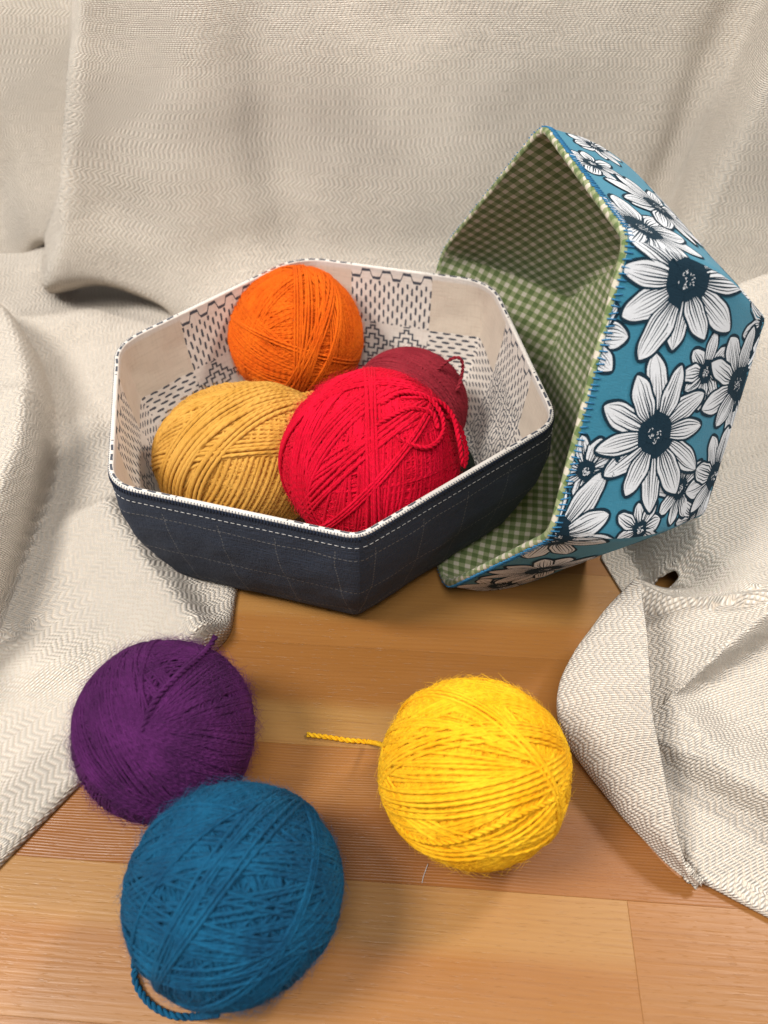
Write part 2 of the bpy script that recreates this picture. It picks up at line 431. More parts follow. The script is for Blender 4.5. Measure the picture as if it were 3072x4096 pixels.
# hanging part
def back_panel():
    ts = np.linspace(0, 1, 400); ss = np.linspace(0, 1, 150)
    Tt, Sg = np.meshgrid(ts, ss)
    xl = -0.42 + 0.128 * smoothstep(0.10, 0.205, 0.46 * (1 - Sg)); X = xl + (0.46 - xl) * Tt
    zb = 0.004 + 0.024 * smoothstep(-0.165, -0.255, X) * smoothstep(-0.330, -0.300, X)
    Z = 0.46 * (1 - Sg) + zb * Sg
    Y = 0.585 + 0.13 * Z + 0 * X
    # left roll in front of a strip further back
    xe = -0.287 + 0.34 * Z - 0.012 * gauss(Z - 0.03, 0.03)
    Y += 0.052 * smoothstep(0.004, -0.016, X - xe)
    Y -= 0.030 * np.exp(-np.clip(X - xe, 0, 1) / 0.055) * smoothstep(-0.012, 0.008, X - xe)
    Y += 0.012 * gauss(X - xe, 0.006)
    # soft valleys and ridges
    Y += 0.010 * gauss(X + 0.085 + 0.10 * (Z - 0.1), 0.026) * smoothstep(0.30, 0.05, Z)
    Y -= 0.010 * gauss(X + 0.155 - 0.2 * (Z - 0.1), 0.03)
    Y -= 0.008 * gauss(X - 0.02 + 0.6 * (Z - 0.12), 0.05)
    Y += 0.005 * gauss(X - 0.13 - 0.5 * (Z - 0.15), 0.05)
    # big fold on the right leaning forward
    xr = 0.214 + 0.21 * Z
    Y -= 0.070 * smoothstep(-0.006, 0.016, X - xr) * (1 - 0.6 * smoothstep(0.05, 0.25, X - xr))
    Y += 0.008 * gauss(X - xr + 0.02, 0.016)
    lip = 0.022 * smoothstep(-0.006, 0.014, X - xr) * np.exp(-np.clip(X - xr - 0.014, 0, 1) / 0.03)
    # foot of the drape
    ft = smoothstep(0.075, 0.0, Z - zb) * smoothstep(-0.20, -0.13, X)
    Y -= 0.055 * ft ** 1.5
    ft2 = smoothstep(0.030, 0.0, Z - zb) * smoothstep(-0.14, -0.2, X)
    Y += 0.028 * ft2 ** 2 - 0.012 * smoothstep(0.09, 0.02, Z - zb) * smoothstep(-0.14, -0.2, X)
    G = np.stack([X - lip, Y, Z], -1)
    return wrinkle(G, 0.0035, 14, 3.0)
Gh = back_panel(); cloth_part('hanging_panel', Gh, None)

def seg_dist(X, Y, P):
    """signed distance to a polyline in plan (+ on the left of its direction), and position along it"""
    best = np.full(X.shape, 1e9); sgn = np.zeros(X.shape); al = np.zeros(X.shape)
    n = len(P) - 1
    for i in range(n):
        a, b = P[i][:2], P[i + 1][:2]; d = b - a; L = np.linalg.norm(d)
        t = ((X - a[0]) * d[0] + (Y - a[1]) * d[1]) / L ** 2
        tc = np.clip(t, 0 if i else -9, 1 if i < n - 1 else 9)
        dx, dy = X - a[0] - tc * d[0], Y - a[1] - tc * d[1]
        dist = np.hypot(dx, dy)
        cr = d[0] * dy - d[1] * dx
        m = dist < best
        best = np.where(m, dist, best); sgn = np.where(m, np.sign(cr), sgn); al = np.where(m, (i + np.clip(t, 0, 1)) / n, al)
    return best * sgn, al
def pts(L): return [at(*q) for q in L]

# part lying on the table to the left, its rounded hem running under the bowl
def left_part():
    ys = np.concatenate([np.linspace(-0.06, 0.56, 300), np.linspace(0.565, 0.745, 30)])
    hy = [-0.06, 0.03, 0.1226, 0.1646, 0.205, 0.236, 0.243, 0.252, 0.291, 0.35, 0.45, 0.70]
    hx = [-0.30, -0.245, -0.179, -0.1505, -0.120, -0.101, -0.094, -0.0885, -0.089, -0.06, -0.03, 0.0]
    hem = np.interp(ys, hy, hx)
    k = np.ones(7) / 7; hem2 = np.convolve(np.pad(hem, 3, mode='edge'), k, 'valid')
    ts = np.concatenate([np.linspace(0, 0.12, 45)[:-1], np.linspace(0.12, 0.75, 210)[:-1], np.linspace(0.75, 1, 30)])
    T, _ = np.meshgrid(ts, ys)
    X = hem2[:, None] + (-0.60 - hem2[:, None]) * T; Y = np.repeat(ys[:, None], len(ts), 1)
    d = hem2[:, None] - X
    Z = 0.0016 + 0.0050 * np.sqrt(np.clip(1 - (1 - np.clip(d / 0.007, 0, 1)) ** 2, 0, 1))
    # rolled lobe; the path is the foot of its face
    P = catmull(pts([(-40, 1255, .02), (70, 1310, .02), (150, 1430, .015), (205, 1600, .012), (218, 1790, .010), (190, 1960, .008), (125, 2130, .008), (0, 2450, .008), (-170, 2760, .008), (-420, 3100, .008)]), 40)
    s, a = seg_dist(X, Y, P)             # path runs towards the camera: left of it = +X side
    q = np.clip(-s / 0.020, 0, 1)
    Z += 0.052 * face(q) * (0.50 + 0.50 * gauss(np.clip(-s - 0.03, 0, 1), 0.055)) * smoothstep(0.66, 0.50, Y)
    Z -= 0.012 * gauss(s + 0.085, 0.025) * smoothstep(0.28, 0.36, Y) * smoothstep(0.52, 0.45, Y)
    over = 0.022 * face(q) * np.exp(-np.clip(-s - 0.020, 0, 1) / 0.03) * smoothstep(0.60, 0.50, Y)
    # ridge pushed up beside the bowl
    P = pts([(405, 1960, .010), (470, 2120, .014), (590, 2250, .016), (680, 2390, .016), (760, 2510, .013), (850, 2600, .010)])
    s, a = seg_dist(X, Y, P)
    Z += 0.019 * np.where(s > 0, gauss(s, 0.0125), gauss(s, 0.024)) * smoothstep(0, .12, a) * smoothstep(1.0, .92, a)
    # crease behind the lobe, fold mouth under the hanging part
    P = pts([(-100, 1240, .02), (100, 1290, .02), (330, 1290, .015), (560, 1370, .01)])
    s, a = seg_dist(X, Y, P)
    Z += 0.016 * np.where(s > 0, gauss(s, 0.03), gauss(s, 0.020)) * smoothstep(1.0, .6, a)
    P = pts([(-150, 2740, .006), (150, 2700, .006), (420, 2640, .006)])
    s, a = seg_dist(X, Y, P)
    Z += 0.0045 * gauss(s, 0.010) * smoothstep(1.0, .7, a)
    P = pts([(215, 1750, .004), (330, 1700, .006), (450, 1690, .006)])
    s, a = seg_dist(X, Y, P)
    Z += 0.006 * np.where(s > 0, gauss(s, .012), gauss(s, 0.03)) * smoothstep(1, .6, a)
    Z += 0.030 * smoothstep(0.555, 0.62, Y) * smoothstep(-0.265, -0.30, X)
    Z0 = Z[:, :12].copy(); Z = blur(Z, 2); over = blur(over, 2); Z[:, :12] = Z0
    # pressed flat beneath the bowl and the purple ball
    r = np.hypot(X + 0.0345, Y - 0.369)
    lim = 0.0068 + 0.9 * np.clip(r - 0.112, 0, 1)
    rp = np.hypot(X + 0.1035, Y - 0.173); lim2 = 0.0055 + 0.5 * np.clip(rp - 0.012, 0, 1)
    Z = np.minimum(np.minimum(Z, lim), np.maximum(lim2, 0.0))
    G = np.stack([X, Y, Z], -1)
    n = fbm(G.reshape(-1, 3), 18, 7.0, 2).reshape(Z.shape)
    G[..., 2] += n * 0.0028 * smoothstep(0, 0.03, d) * smoothstep(0.11, 0.16, r) * smoothstep(0.02, 0.06, rp)
    G[..., 2] = np.maximum(G[..., 2], 0.0014)
    G[:, 0, 2] = 0.0013
    G[..., 0] += over * 0.8; G[..., 1] -= over * 0.6
    return G
Gl = left_part()
cloth_part('side_spread', Gl, Gl[..., :2] @ np.array([[0.8, -0.6], [0.6, 0.8]]), flip=True)

# part bunched on the right
def right_part():
    ys = np.concatenate([np.linspace(0.02, 0.258, 95), np.linspace(0.259, 0.300, 60), np.linspace(0.3025, 0.66, 100)])
    by = [0.02, 0.085, 0.0935, 0.101, 0.117, 0.14, 0.17, 0.21, 0.245, 0.278, 0.31, 0.36, 0.44, 0.70]
    bx = [0.36, 0.235, 0.205, 0.172, 0.1445, 0.136, 0.122, 0.118, 0.128, 0.146, 0.137, 0.16, 0.12, 0.10]
    b = np.interp(ys, by, bx)
    ts = np.linspace(0, 1, 230) ** 1.35
    T, Y = np.meshgrid(ts, ys)
    X = b[:, None] + (0.60 - b[:, None]) * T
    d = X - b[:, None]
    Z = 0.0016 + 0.0035 * np.sqrt(np.clip(1 - (1 - np.clip(d / 0.006, 0, 1)) ** 2, 0, 1))
    # two folds; each path is the foot of a fold's face
    P = catmull(pts([(2500, 2900, .006), (2640, 3020, .006), (2780, 3125, .006), (2920, 3205, .006), (3072, 3310, .006), (3300, 3460, .006)]), 24)
    s, a = seg_dist(X, Y, P)     # runs right and towards the camera: left of it = far side
    q = np.clip(s / 0.013, 0, 1)
    Z += 0.025 * face(q) * (0.25 + 0.65 * gauss(np.clip(s - 0.012, 0, 1), 0.02))
    over = 0.013 * face(q) * np.exp(-np.clip(s - 0.013, 0, 1) / 0.02)
    P = catmull(pts([(2480, 2850, .013), (2620, 2765, .013), (2720, 2735, .013), (2850, 2680, .013), (2960, 2620, .013), (3072, 2560, .013), (3350, 2390, .013)]), 24)
    s, a = seg_dist(X, Y, P)
    q = np.clip(s / 0.032, 0, 1)
    Z += 0.038 * face(q) * (0.72 + 0.28 * gauss(np.clip(s - 0.02, 0, 1), 0.025))
    over = over + 0.018 * face(q) * np.exp(-np.clip(s - 0.032, 0, 1) / 0.03)
    over = over * smoothstep(0.004, 0.02, d)
    # arch of the tunnel
    P = pts([(2480, 2260, .03), (2600, 2195, .04), (2780, 2150, .045), (2920, 2200, .05), (2960, 2330, .05), (2880, 2470, .045)])
    s, a = seg_dist(X, Y, P)
    Z += 0.008 * gauss(s, 0.014) * smoothstep(0, .2, a) * smoothstep(1.0, .75, a)
    # the funnel and the hole
    hc = at(2655, 2312, 0.018)
    q = np.hypot((X - hc[0]) / 1.25, (Y - hc[1]) / 1.0)
    Z -= (Z - 0.014) * 0.85 * gauss(q, 0.021)
    # back of the heap rises to the hanging cloth
    Z += 0.05 * smoothstep(0.40, 0.58, Y) * smoothstep(0.16, 0.30, X) 
    P = pts([(2900, 1980, .03), (3072, 1900, .035), (3400, 1750, .04)])
    s, a = seg_dist(X, Y, P)
    Z += 0.012 * gauss(s, 0.02)
    Z0 = Z[:, :6].copy(); Z = blur(Z, 2); over = blur(over, 2); Z[:, :6] = Z0
    # keep clear of the tipped bowl
    rb = np.hypot(X - 0.10, Y - 0.36); lim = 0.0016 + 1.6 * np.clip(X - 0.158 + 0.25 * np.clip(Y - 0.30, 0, 1), 0, 1)
    lim = np.where(Y > 0.27, lim, 1.0)
    Z = np.minimum(Z, np.maximum(lim, 0.0016))
    lim3 = 0.006 + 0.62 * d
    Z = np.where(Y < 0.262, np.minimum(Z, lim3), Z)
    rh = 0.0056
    near = np.abs(q - rh) < 0.00055
    kq = np.where(near, rh / np.maximum(q, 1e-6), 1.0)
    X = hc[0] + (X - hc[0]) * kq; Y = hc[1] + (Y - hc[1]) * kq
    hole = q < rh - 0.00055
    G = np.stack([X, Y, Z], -1)
    n = fbm(G.reshape(-1, 3), 20, 31.0, 2).reshape(Z.shape)
    G[..., 2] = np.maximum(G[..., 2] + n * 0.0032 * smoothstep(0, 0.03, d) * (lim > 0.01), 0.0014)
    G[..., 1] -= over * (1 - gauss(q, 0.02)); G[..., 0] += 0.3 * over * (1 - gauss(q, 0.02))
    hv = hole
    keep = ~(hv[:-1, :-1] | hv[1:, :-1] | hv[:-1, 1:] | hv[1:, 1:])
    return G, keep
Gr, keep = right_part()
cloth_part('bunched_side', Gr, Gr[..., :2] @ np.array([[0.94, -0.34], [0.34, 0.94]]), keep=keep)

# folded-over corner
def flap():
    L = [(2540, 2350, .046), (2425, 2470, .032), (2295, 2630, .024), (2240, 2765, .020), (2262, 2910, .017), (2360, 3060, .014), (2480, 3200, .012), (2610, 3340, .010), (2720, 3455, .0075), (2795, 3532, .005)]
    R = [(2562, 2335, .052), (2585, 2500, .050), (2600, 2690, .050), (2612, 2850, .044), (2640, 3000, .038), (2668, 3150, .031), (2700, 3290, .024), (2735, 3420, .016), (2776, 3512, .009), (2806, 3545, .0055)]
    rows_ = []
    for k, (l, r) in enumerate(zip(L, R)):
        l3, r3 = at(*l), at(*r)
        wv = r3 - l3
        und = l3 + wv * 0.45; und[2] = max(0.0022, l3[2] * 0.22)
        und2 = l3 + wv * 0.10; und2[2] = max(0.0022, l3[2] * 0.42)
        m1 = l3 + wv * 0.07 + np.array([0, 0, 0.15 * l3[2] + 0.001])
        m2 = l3 + wv * 0.45 + np.array([0, 0, 0.004])
        rows_.append([und, und2, l3 + np.array([0, 0, -0.0006]), m1, m2, r3])
    A = np.array(rows_)
    A = catmull(A, 150)
    B = catmull(A.transpose(1, 0, 2), 70).transpose(1, 0, 2)
    B[..., 2] = np.maximum(B[..., 2], 0.0018)
    return wrinkle(B, 0.0012, 28, 77.0)
Gf = flap(); cloth_part('turned_corner', Gf, np.stack(np.meshgrid(np.linspace(0, 0.16, Gf.shape[1]), np.linspace(0, 0.26, Gf.shape[0])), -1))

# ------------------------------------------------------------------ fabric bowls
def ring_points(C, tau, m):
    """rounded polygon through six corners, m points per edge, edge i starts mid corner i"""
    n = len(C); out = []
    for i in range(n):
        p, c, d, e = C[i - 1], C[i], C[(i + 1) % n], C[(i + 2) % n]
        for k in range(m):
            t = k / m
            if t < tau[i]:
                s = 0.5 + 0.5 * t / tau[i]; a = c + (p - c) * tau[i]; b = c + (d - c) * tau[i]
                q = (1 - s) ** 2 * a + 2 * s * (1 - s) * c + s * s * b
            elif t > 1 - tau[(i + 1) % n]:
                tt = tau[(i + 1) % n]; s = 0.5 * (t - 1 + tt) / tt; a = d + (c - d) * tt; b = d + (e - d) * tt
                q = (1 - s) ** 2 * a + 2 * s * (1 - s) * d + s * s * b
            else: q = c + (d - c) * t
            out.append(q)
    return np.array(out)
def bowl_grids(P, Q, tau, bulge, th, m=40, nw=26, puck_scale=45, puck_amp=0.0010):
    P = np.asarray(P, float); Q = np.asarray(Q, float); ctr_p, ctr_q = P.mean(0), Q.mean(0)
    ws = np.linspace(0, 1, nw)
    def level(wq):
        C = P * (1 - wq) + Q * wq; c = ctr_p * (1 - wq) + ctr_q * wq
        C = C + nrm(C - c) * bulge * math.sin(math.pi * wq)
        return ring_points(C, [x_ * max(0.0, 1 - wq * 4) + 0.03 for x_ in tau], m)
    rows_ = []
    base_in = lambda f: ring_points(Q + (ctr_q - Q) * f, [0.05] * 6, m)
    W0, F0 = 0.96, 0.04
    for wq in ws * W0: rows_.append(level(wq))
    nwall = len(rows_)
    a, b, c = level(W0), level(1.0), base_in(F0)
    for s in (0.25, 0.5, 0.75, 1.0): rows_.append((1 - s) ** 2 * a + 2 * s * (1 - s) * b + s * s * c)
    nround = len(rows_)
    for f in (0.3, 0.6, 0.85, 0.995): rows_.append(base_in(F0 + (1 - F0) * f))
    G = np.array(rows_)                                           # (rows, ring, 3)
    puck = fbm(G[2:nwall].reshape(-1, 3), puck_scale, 9.0, 1 if puck_scale < 20 else 2).reshape(nwall - 2, -1, 1)
    cc = ctr_p * 0.5 + ctr_q * 0.5
    G[2:nwall] += nrm(G[2:nwall] - cc) * puck * puck_amp * np.minimum(1, np.arange(nwall - 2) / 4)[:, None, None]
    gu = np.roll(G, -1, 1) - np.roll(G, 1, 1); gv = np.gradient(G, axis=0)
    N = nrm(np.cross(gu, gv))
    ax = nrm(ctr_q - ctr_p)
    o = G[0] - ctr_p
    if (N[nwall // 2] * o).sum() < 0: N = -N
    N[nround:] = ax
    inner = G - N * th
    return G, inner, nwall, nround, ax
def panel_uv(G, i, m):
    Gp = np.concatenate([G[:, i * m:(i + 1) * m], G[:, ((i + 1) * m) % (6 * m)][:, None]], 1)
    du = np.linalg.norm(np.diff(Gp, axis=1), axis=-1)
    uu = np.concatenate([np.zeros((len(Gp), 1)), np.cumsum(du, 1)], 1); uu -= uu[:, -1:] / 2
    dv = np.linalg.norm(np.diff(Gp, axis=0), axis=-1).mean(1); vv = np.concatenate([[0], np.cumsum(dv)])
    UV = np.stack([uu + 0.3 * i, np.repeat(vv[:, None], uu.shape[1], 1)], -1)
    return Gp, UV
def tube_mesh(name, paths, r, sides=6, origin=None, closed=False, caps=True, per=None):
    """several polylines -> one mesh of round cords; paths list of (n,3)"""
    Vs, Qs, Us, off = [], [], [], 0
    for pi, p in enumerate(paths):
        p = np.asarray(p, float); n = len(p)
        rr = r if per is None else per[pi]
        rr = np.full(n, rr) if np.isscalar(rr) else rr
        T = nrm(np.gradient(p, axis=0))
        ref = np.array([0, 0, 1.0]) if abs(T[:, 2]).mean() < 0.8 else np.array([1.0, 0, 0])
        B = nrm(np.cross(T, ref)); Nn = np.cross(B, T)
        a = np.arange(sides) * 2 * math.pi / sides
        ring = p[:, None] + rr[:, None, None] * (np.cos(a)[None, :, None] * Nn[:, None] + np.sin(a)[None, :, None] * B[:, None])
        V = ring.reshape(-1, 3)
        I = np.arange(n * sides).reshape(n, sides); J = np.roll(I, -1, 1)
        Q = np.stack([I[:-1], J[:-1], J[1:], I[1:]], -1).reshape(-1, 4)
        L = np.concatenate([[0], np.cumsum(np.linalg.norm(np.diff(p, axis=0), axis=1))])
        ua = np.repeat(L[:, None], sides, 1); va = np.repeat((np.arange(sides) / sides)[None], n, 0); vb = va + 1 / sides
        U = np.stack([np.stack([ua[:-1], va[:-1]], -1), np.stack([ua[:-1], vb[:-1]], -1), np.stack([ua[1:], vb[1:]], -1), np.stack([ua[1:], va[1:]], -1)], 2).reshape(-1, 4, 2)
        if caps:
            V = np.concatenate([V, p[:1], p[-1:]]); c0, c1 = n * sides, n * sides + 1
            for k in range(0, sides, 2):
                k1, k2 = (k + 1) % sides, (k + 2) % sides
                Q = np.concatenate([Q, [[c0, I[0, k2], I[0, k1], I[0, k]], [c1, I[-1, k], I[-1, k1], I[-1, k2]]]])
                U = np.concatenate([U, np.zeros((2, 4, 2))])
        Vs.append(V); Qs.append(Q + off); Us.append(U); off += len(V)
    return mesh(name, np.concatenate(Vs), np.concatenate(Qs), np.concatenate(Us), origin=origin)

def build_bowl(name, label, P, Q, tau, bulge, th, outer_mat, lining_mat, rim_mat, m=40, **kw):
    base_pt = np.asarray(Q).mean(0)
    G, I, nwall, nround, ax = bowl_grids(P, Q, tau, bulge, th, m, **kw)
    root = thing(name, label, 'bowl', base_pt)
    for i in range(6):
        Gp, UV = panel_uv(G[:nround], i, m)
        link('side_panel', grid_mesh('side_panel', Gp, UV, origin=base_pt), outer_mat, root)
    for i in range(6):
        Gp, UV = panel_uv(I[:nround], i, m)
        link('lining_panel', grid_mesh('lining_panel', Gp, UV, origin=base_pt, flip=True), lining_mat, root)
    ring = np.concatenate([np.arange(6 * m), [0]])
    c, e1 = base_pt, nrm(np.asarray(Q)[0] - base_pt); e2 = np.cross(ax, e1)
    for nm, A, mt in (('base', G, outer_mat), ('lining_base', I, lining_mat)):
        Gb = A[nround - 1:][:, ring]
        UV = np.stack([(Gb - c) @ e1 + 1.83, (Gb - c) @ e2 + 0.14], -1)
        link(nm, grid_mesh(nm, Gb, UV, origin=base_pt), mt, root)
    # rolled rim
    o, q = G[0], I[0]; up = nrm(G[0] - G[1]); mid = (o + q) / 2; hw = np.linalg.norm(o - q, axis=1, keepdims=True) / 2
    rows_ = []
    for al in np.linspace(-0.35, math.pi + 0.4, 12):
        rows_.append(mid + np.cos(al) * (o - mid) * 1.03 + np.sin(al) * hw * 0.9 * up)
    Rg = np.array(rows_)[:, ring]
    L = np.concatenate([[0], np.cumsum(np.linalg.norm(np.diff(o[ring], axis=0), axis=1))])
    uu = np.concatenate([L[:-1] * 0, [0]])
    Uu = np.empty(len(ring))
    for i in range(6):
        seg = L[i * m:(i + 1) * m + 1]; Uu[i * m:(i + 1) * m] = (seg[:-1] - seg[0]) - (seg[-1] - seg[0]) / 2 + 0.3 * i
    Uu[-1] = Uu[-2] + 0.002
    UV = np.stack([np.repeat(Uu[None], 12, 0), np.repeat(np.linspace(-0.0068, 0.0, 12)[:, None], len(ring), 1)], -1)
    link('rim_edge', grid_mesh('rim_edge', Rg, UV, origin=base_pt, flip=True), rim_mat, root)
    return root, G, I, base_pt
def resample(p, step):
    p = np.asarray(p); L = np.concatenate([[0], np.cumsum(np.linalg.norm(np.diff(p, axis=0), axis=1))])
    s = np.arange(0, L[-1], step)
    return np.stack([np.interp(s, L, p[:, k]) for k in range(3)], 1)

# navy bowl standing upright
RZ, BZ = 0.100, 0.008
P1 = np.array([at(u, v, RZ) for u, v in ((1437, 2160), (428, 1945), (462, 1378), (1190, 1026), (1972, 1128), (2240, 1688))])
c1 = P1.mean(0)
Q1 = c1 + (P1 - c1) * 0.84; Q1[:, 2] = BZ
bowl1, G1, I1, b1 = build_bowl('fabric_bowl', 'navy fabric bowl with white sashiko-print lining, standing upright full of yarn', P1, Q1,
    [0.03, 0.09, 0.09, 0.11, 0.12, 0.08], 0.006, 0.0029, M_NAVY, M_SASHIKO, M_SASHIKO)
# navy strip stitched below the rim, running stitches, whip stitches
def offset_ring(G, frac_row, out):
    i = int(frac_row); f = frac_row - i
    r = G[i] * (1 - f) + G[i + 1] * f
    c = G[0].mean(0); gu = np.roll(r, -1, 0) - np.roll(r, 1, 0); d = nrm(G[i + 1] - G[i]); n = nrm(np.cross(gu, d))
    n = np.where(((r - c) * n).sum(1, keepdims=True) < 0, -n, n)
    return r + n * out, n
row_len = np.linalg.norm(G1[1] - G1[0], axis=1).mean()
def run_stitches(G, depth, step, duty, out):
    r, n = offset_ring(G, depth / row_len, out)
    r = np.concatenate([r, r[:1]])
    q = resample(r, step / 4); paths = []
    for k in range(0, len(q) - 4, 4):
        a, b = q[k], q[k] + (q[k + 4] - q[k]) * duty
        paths.append(np.stack([a, (a + b) / 2, b]))
    return paths
pa = run_stitches(G1, 0.0080, 0.0034, 0.62, 0.00015)
o = link('topstitching', tube_mesh('topstitching', pa, 0.00020, 5, b1), M_WHITETHREAD, bowl1); o['kind'] = 'stuff'
r0, n0 = offset_ring(G1, 0.0002, 0.0003); r1_, n1 = offset_ring(G1, 0.0026 / row_len, 0.0004)
q0, q1 = resample(np.concatenate([r0, r0[:1]]), 0.0017), resample(np.concatenate([r1_, r1_[:1]]), 0.0017)
n = min(len(q0), len(q1)); q1 = q1[np.linspace(0, len(q1) - 1, n).astype(int)]; q0 = q0[np.linspace(0, len(q0) - 1, n).astype(int)]
paths = [np.stack([q1[k] * 1.0 + (q0[k] - q1[k]) * -0.15, (q0[k] + q1[k]) / 2, q0[k] + (q0[k] - q1[k]) * 0.42 + (c1 * np.array([1, 1, 0]) + np.array([0, 0, q0[k][2]]) - q0[k]) * 0.006]) for k in range(n)]
o = link('whip_stitching', tube_mesh('whip_stitching', paths, 0.00028, 5, b1), M_NAVYTHREAD, bowl1); o['kind'] = 'stuff'

# floral bowl tipped on its side
P2 = np.array([[0.0850, 0.4285, 0.2190], [0.1005, 0.2960, 0.2235], [0.0758, 0.2275, 0.1155], [0.0350, 0.2815, 0.0045], [0.0220, 0.4750, 0.0030], [0.0405, 0.5000, 0.1080]])
Q2 = np.array([[0.1674, 0.4212, 0.1691], [0.1850, 0.3210, 0.1680], [0.1640, 0.2660, 0.0890], [0.1297, 0.3100, 0.0012], [0.1162, 0.4620, 0.0012], [0.1350, 0.4860, 0.0800]])
bowl2, G2, I2, b2 = build_bowl('fabric_bowl', 'teal daisy-print fabric bowl with green gingham lining, tipped on its side', P2, Q2,
    [0.06, 0.04, 0.04, 0.10, 0.12, 0.10], 0.008, 0.0036, M_FLORAL, M_GINGHAM, M_GINGHAM, puck_scale=13, puck_amp=0.0022)
def printed_flower(fx, fy, R, n, turn, level, rs, pans):
    i = int(round(fx / 0.3)); Gp, UV = pans[i]
    rws, cls = Gp.shape[:2]; vv = UV[:, 0, 1]; ul = UV[:, 0, 0]; ur = UV[:, -1, 0]
    gu = np.gradient(Gp, axis=1); gv = np.gradient(Gp, axis=0); N = nrm(np.cross(gu, gv))
    ctr = P2.mean(0) * 0.5 + Q2.mean(0) * 0.5
    if ((Gp - ctr) * N).sum() < 0: N = -N
    def surf(uv, h):
        uv = np.asarray(uv)
        wr = np.interp(uv[..., 1], vv, np.arange(rws)); wr = np.clip(wr, 0.15, rws - 1.001)
        l, r_ = np.interp(wr, np.arange(rws), ul), np.interp(wr, np.arange(rws), ur)
        tc = np.clip((uv[..., 0] - l) / (r_ - l), 0, 1) * (cls - 1.001)
        a, b = wr.astype(int), tc.astype(int); fa, fb = (wr - a)[..., None], (tc - b)[..., None]
        def lerp(Q): return (Q[a, b] * (1 - fb) + Q[a, b + 1] * fb) * (1 - fa) + (Q[a + 1, b] * (1 - fb) + Q[a + 1, b + 1] * fb) * fa
        ok = (uv[..., 1] > vv[0] - 1e-4) & (uv[..., 1] < vv[-1]) & (uv[..., 0] > l) & (uv[..., 0] < r_)
        return lerp(Gp) + nrm(lerp(N)) * h, ok
    Vs, Qs, Us, Ms, off = [], [], [], [], 0
    h0 = 0.00006 + level * 0.00020
    def strip(A, B, h, m):
        nonlocal off
        A, B = np.array(A), np.array(B); uv = np.stack([A, (A + B) / 2, B], 1)
        p, ok = surf(uv, h); k = len(A)
        I = np.arange(k * 3).reshape(k, 3)
        Q = np.stack([I[:-1, :-1], I[:-1, 1:], I[1:, 1:], I[1:, :-1]], -1).reshape(-1, 4)
        good = ok.reshape(-1)[Q].any(1)
        Q = Q[good]
        if len(Q) == 0: return
        Vs.append(p.reshape(-1, 3)); Us.append(uv.reshape(-1, 2)[Q]); Qs.append(Q + off); Ms.append(np.full(len(Q), m)); off += k * 3
    c0 = np.array([fx, fy])
    for j in range(n):
        a = turn + (j + rs.uniform(-0.16, 0.16)) * 2 * math.pi / n
        d = np.array([math.cos(a), math.sin(a)]); e = np.array([-d[1], d[0]])
        Rp = R * rs.uniform(0.78, 1.06); hw = math.pi / n * R * rs.uniform(0.50, 0.68); bend = rs.uniform(-0.12, 0.12) * R; pk = rs.uniform(0.85, 1.25); skew = rs.uniform(-.25, .25)
        lw = 0.00125
        def width(q):
            w_ = np.sin(np.clip(q ** pk, 0, 1) * math.pi * 0.90) ** 0.62 * np.minimum(1, 0.30 + q * 1.5) * (1 + 0.05 * np.sin(q * 17 + j))
            t_ = np.clip((q - 0.76) / 0.24, 0, 1); return hw * w_ * np.sqrt(np.clip(1 - t_ ** 2.4, 0, 1))
        def axis(q): return c0 + d * (q * Rp)[:, None] + e * (bend * q ** 2)[:, None]
        q = 1 - np.linspace(0.975, 0, 20) ** 1.4
        hl = h0 + (j % 2) * 0.00007
        qd = q * (1 + 0.5 * lw / Rp); wd = width(q) + lw * 0.5 * np.minimum(1, (1 - q) / 0.02); ax = axis(qd)
        strip(ax + e * (wd * (1 + skew * (1 - q)))[:, None], ax - e * (wd * (1 - skew * (1 - q)))[:, None], hl, 0)
        nv = max(2, int(round(hw / 0.00085))); cuts = np.sort(np.clip((np.arange(nv + 1) + np.concatenate([[0], rs.uniform(-.25, .25, nv - 1), [0]])) / nv, 0, 1))
        ends = rs.uniform(0.70, 1.05, nv + 1); thick = rs.uniform(0.00022, 0.00046, nv + 1)
        qw = q * (1 - 0.5 * lw / Rp); wd = np.maximum(width(q) - lw * 0.4, 0.00002); ax = axis(qw)
        for v_ in range(nv):
            def edge(k, sgn):
                f = 1 - 2 * cuts[k]
                g = thick[k] * np.clip((ends[k] - q) / 0.5, 0.0, 1) ** 0.6 if 0 < k < nv else np.zeros(len(q))
                return ax + e * (f * wd * (1 + skew * f * (1 - q)) + sgn * g)[:, None]
            A, B = edge(v_, -1), edge(v_ + 1, 1)
            cross_ = ((A - B) @ e) < 0.00006
            m_ = (A + B) / 2; A[cross_] = m_[cross_]; B[cross_] = m_[cross_]
            strip(A[4:], B[4:], hl + 0.00004, 1)
    # dark eye with specks
    th = np.linspace(0, 2 * math.pi, 25); rr = R * 0.135 * (1 + 0.10 * np.sin(th * 7 + turn)); rr[-1] = rr[0]
    strip(c0 + np.stack([np.cos(th), np.sin(th)], 1) * rr[:, None], np.repeat(c0[None], 25, 0), h0 + 0.00017, 0)
    for _ in range(22):
        r_, t_ = R * 0.115 * math.sqrt(rs.random()), rs.uniform(0, 6.3); p0 = c0 + r_ * np.array([math.cos(t_), math.sin(t_)])
        t2 = rs.uniform(0, 6.3); dd = np.array([math.cos(t2), math.sin(t2)]) * 0.0006; ee = np.array([-dd[1], dd[0]]) * 0.35
        strip([p0 - dd + ee * .3, p0 + ee, p0 + dd + ee * .3], [p0 - dd - ee * .3, p0 - ee, p0 + dd - ee * .3], h0 + 0.00020, 1)
    me = mesh('printed_flower', np.concatenate(Vs), np.concatenate(Qs), np.concatenate(Us), origin=b2)
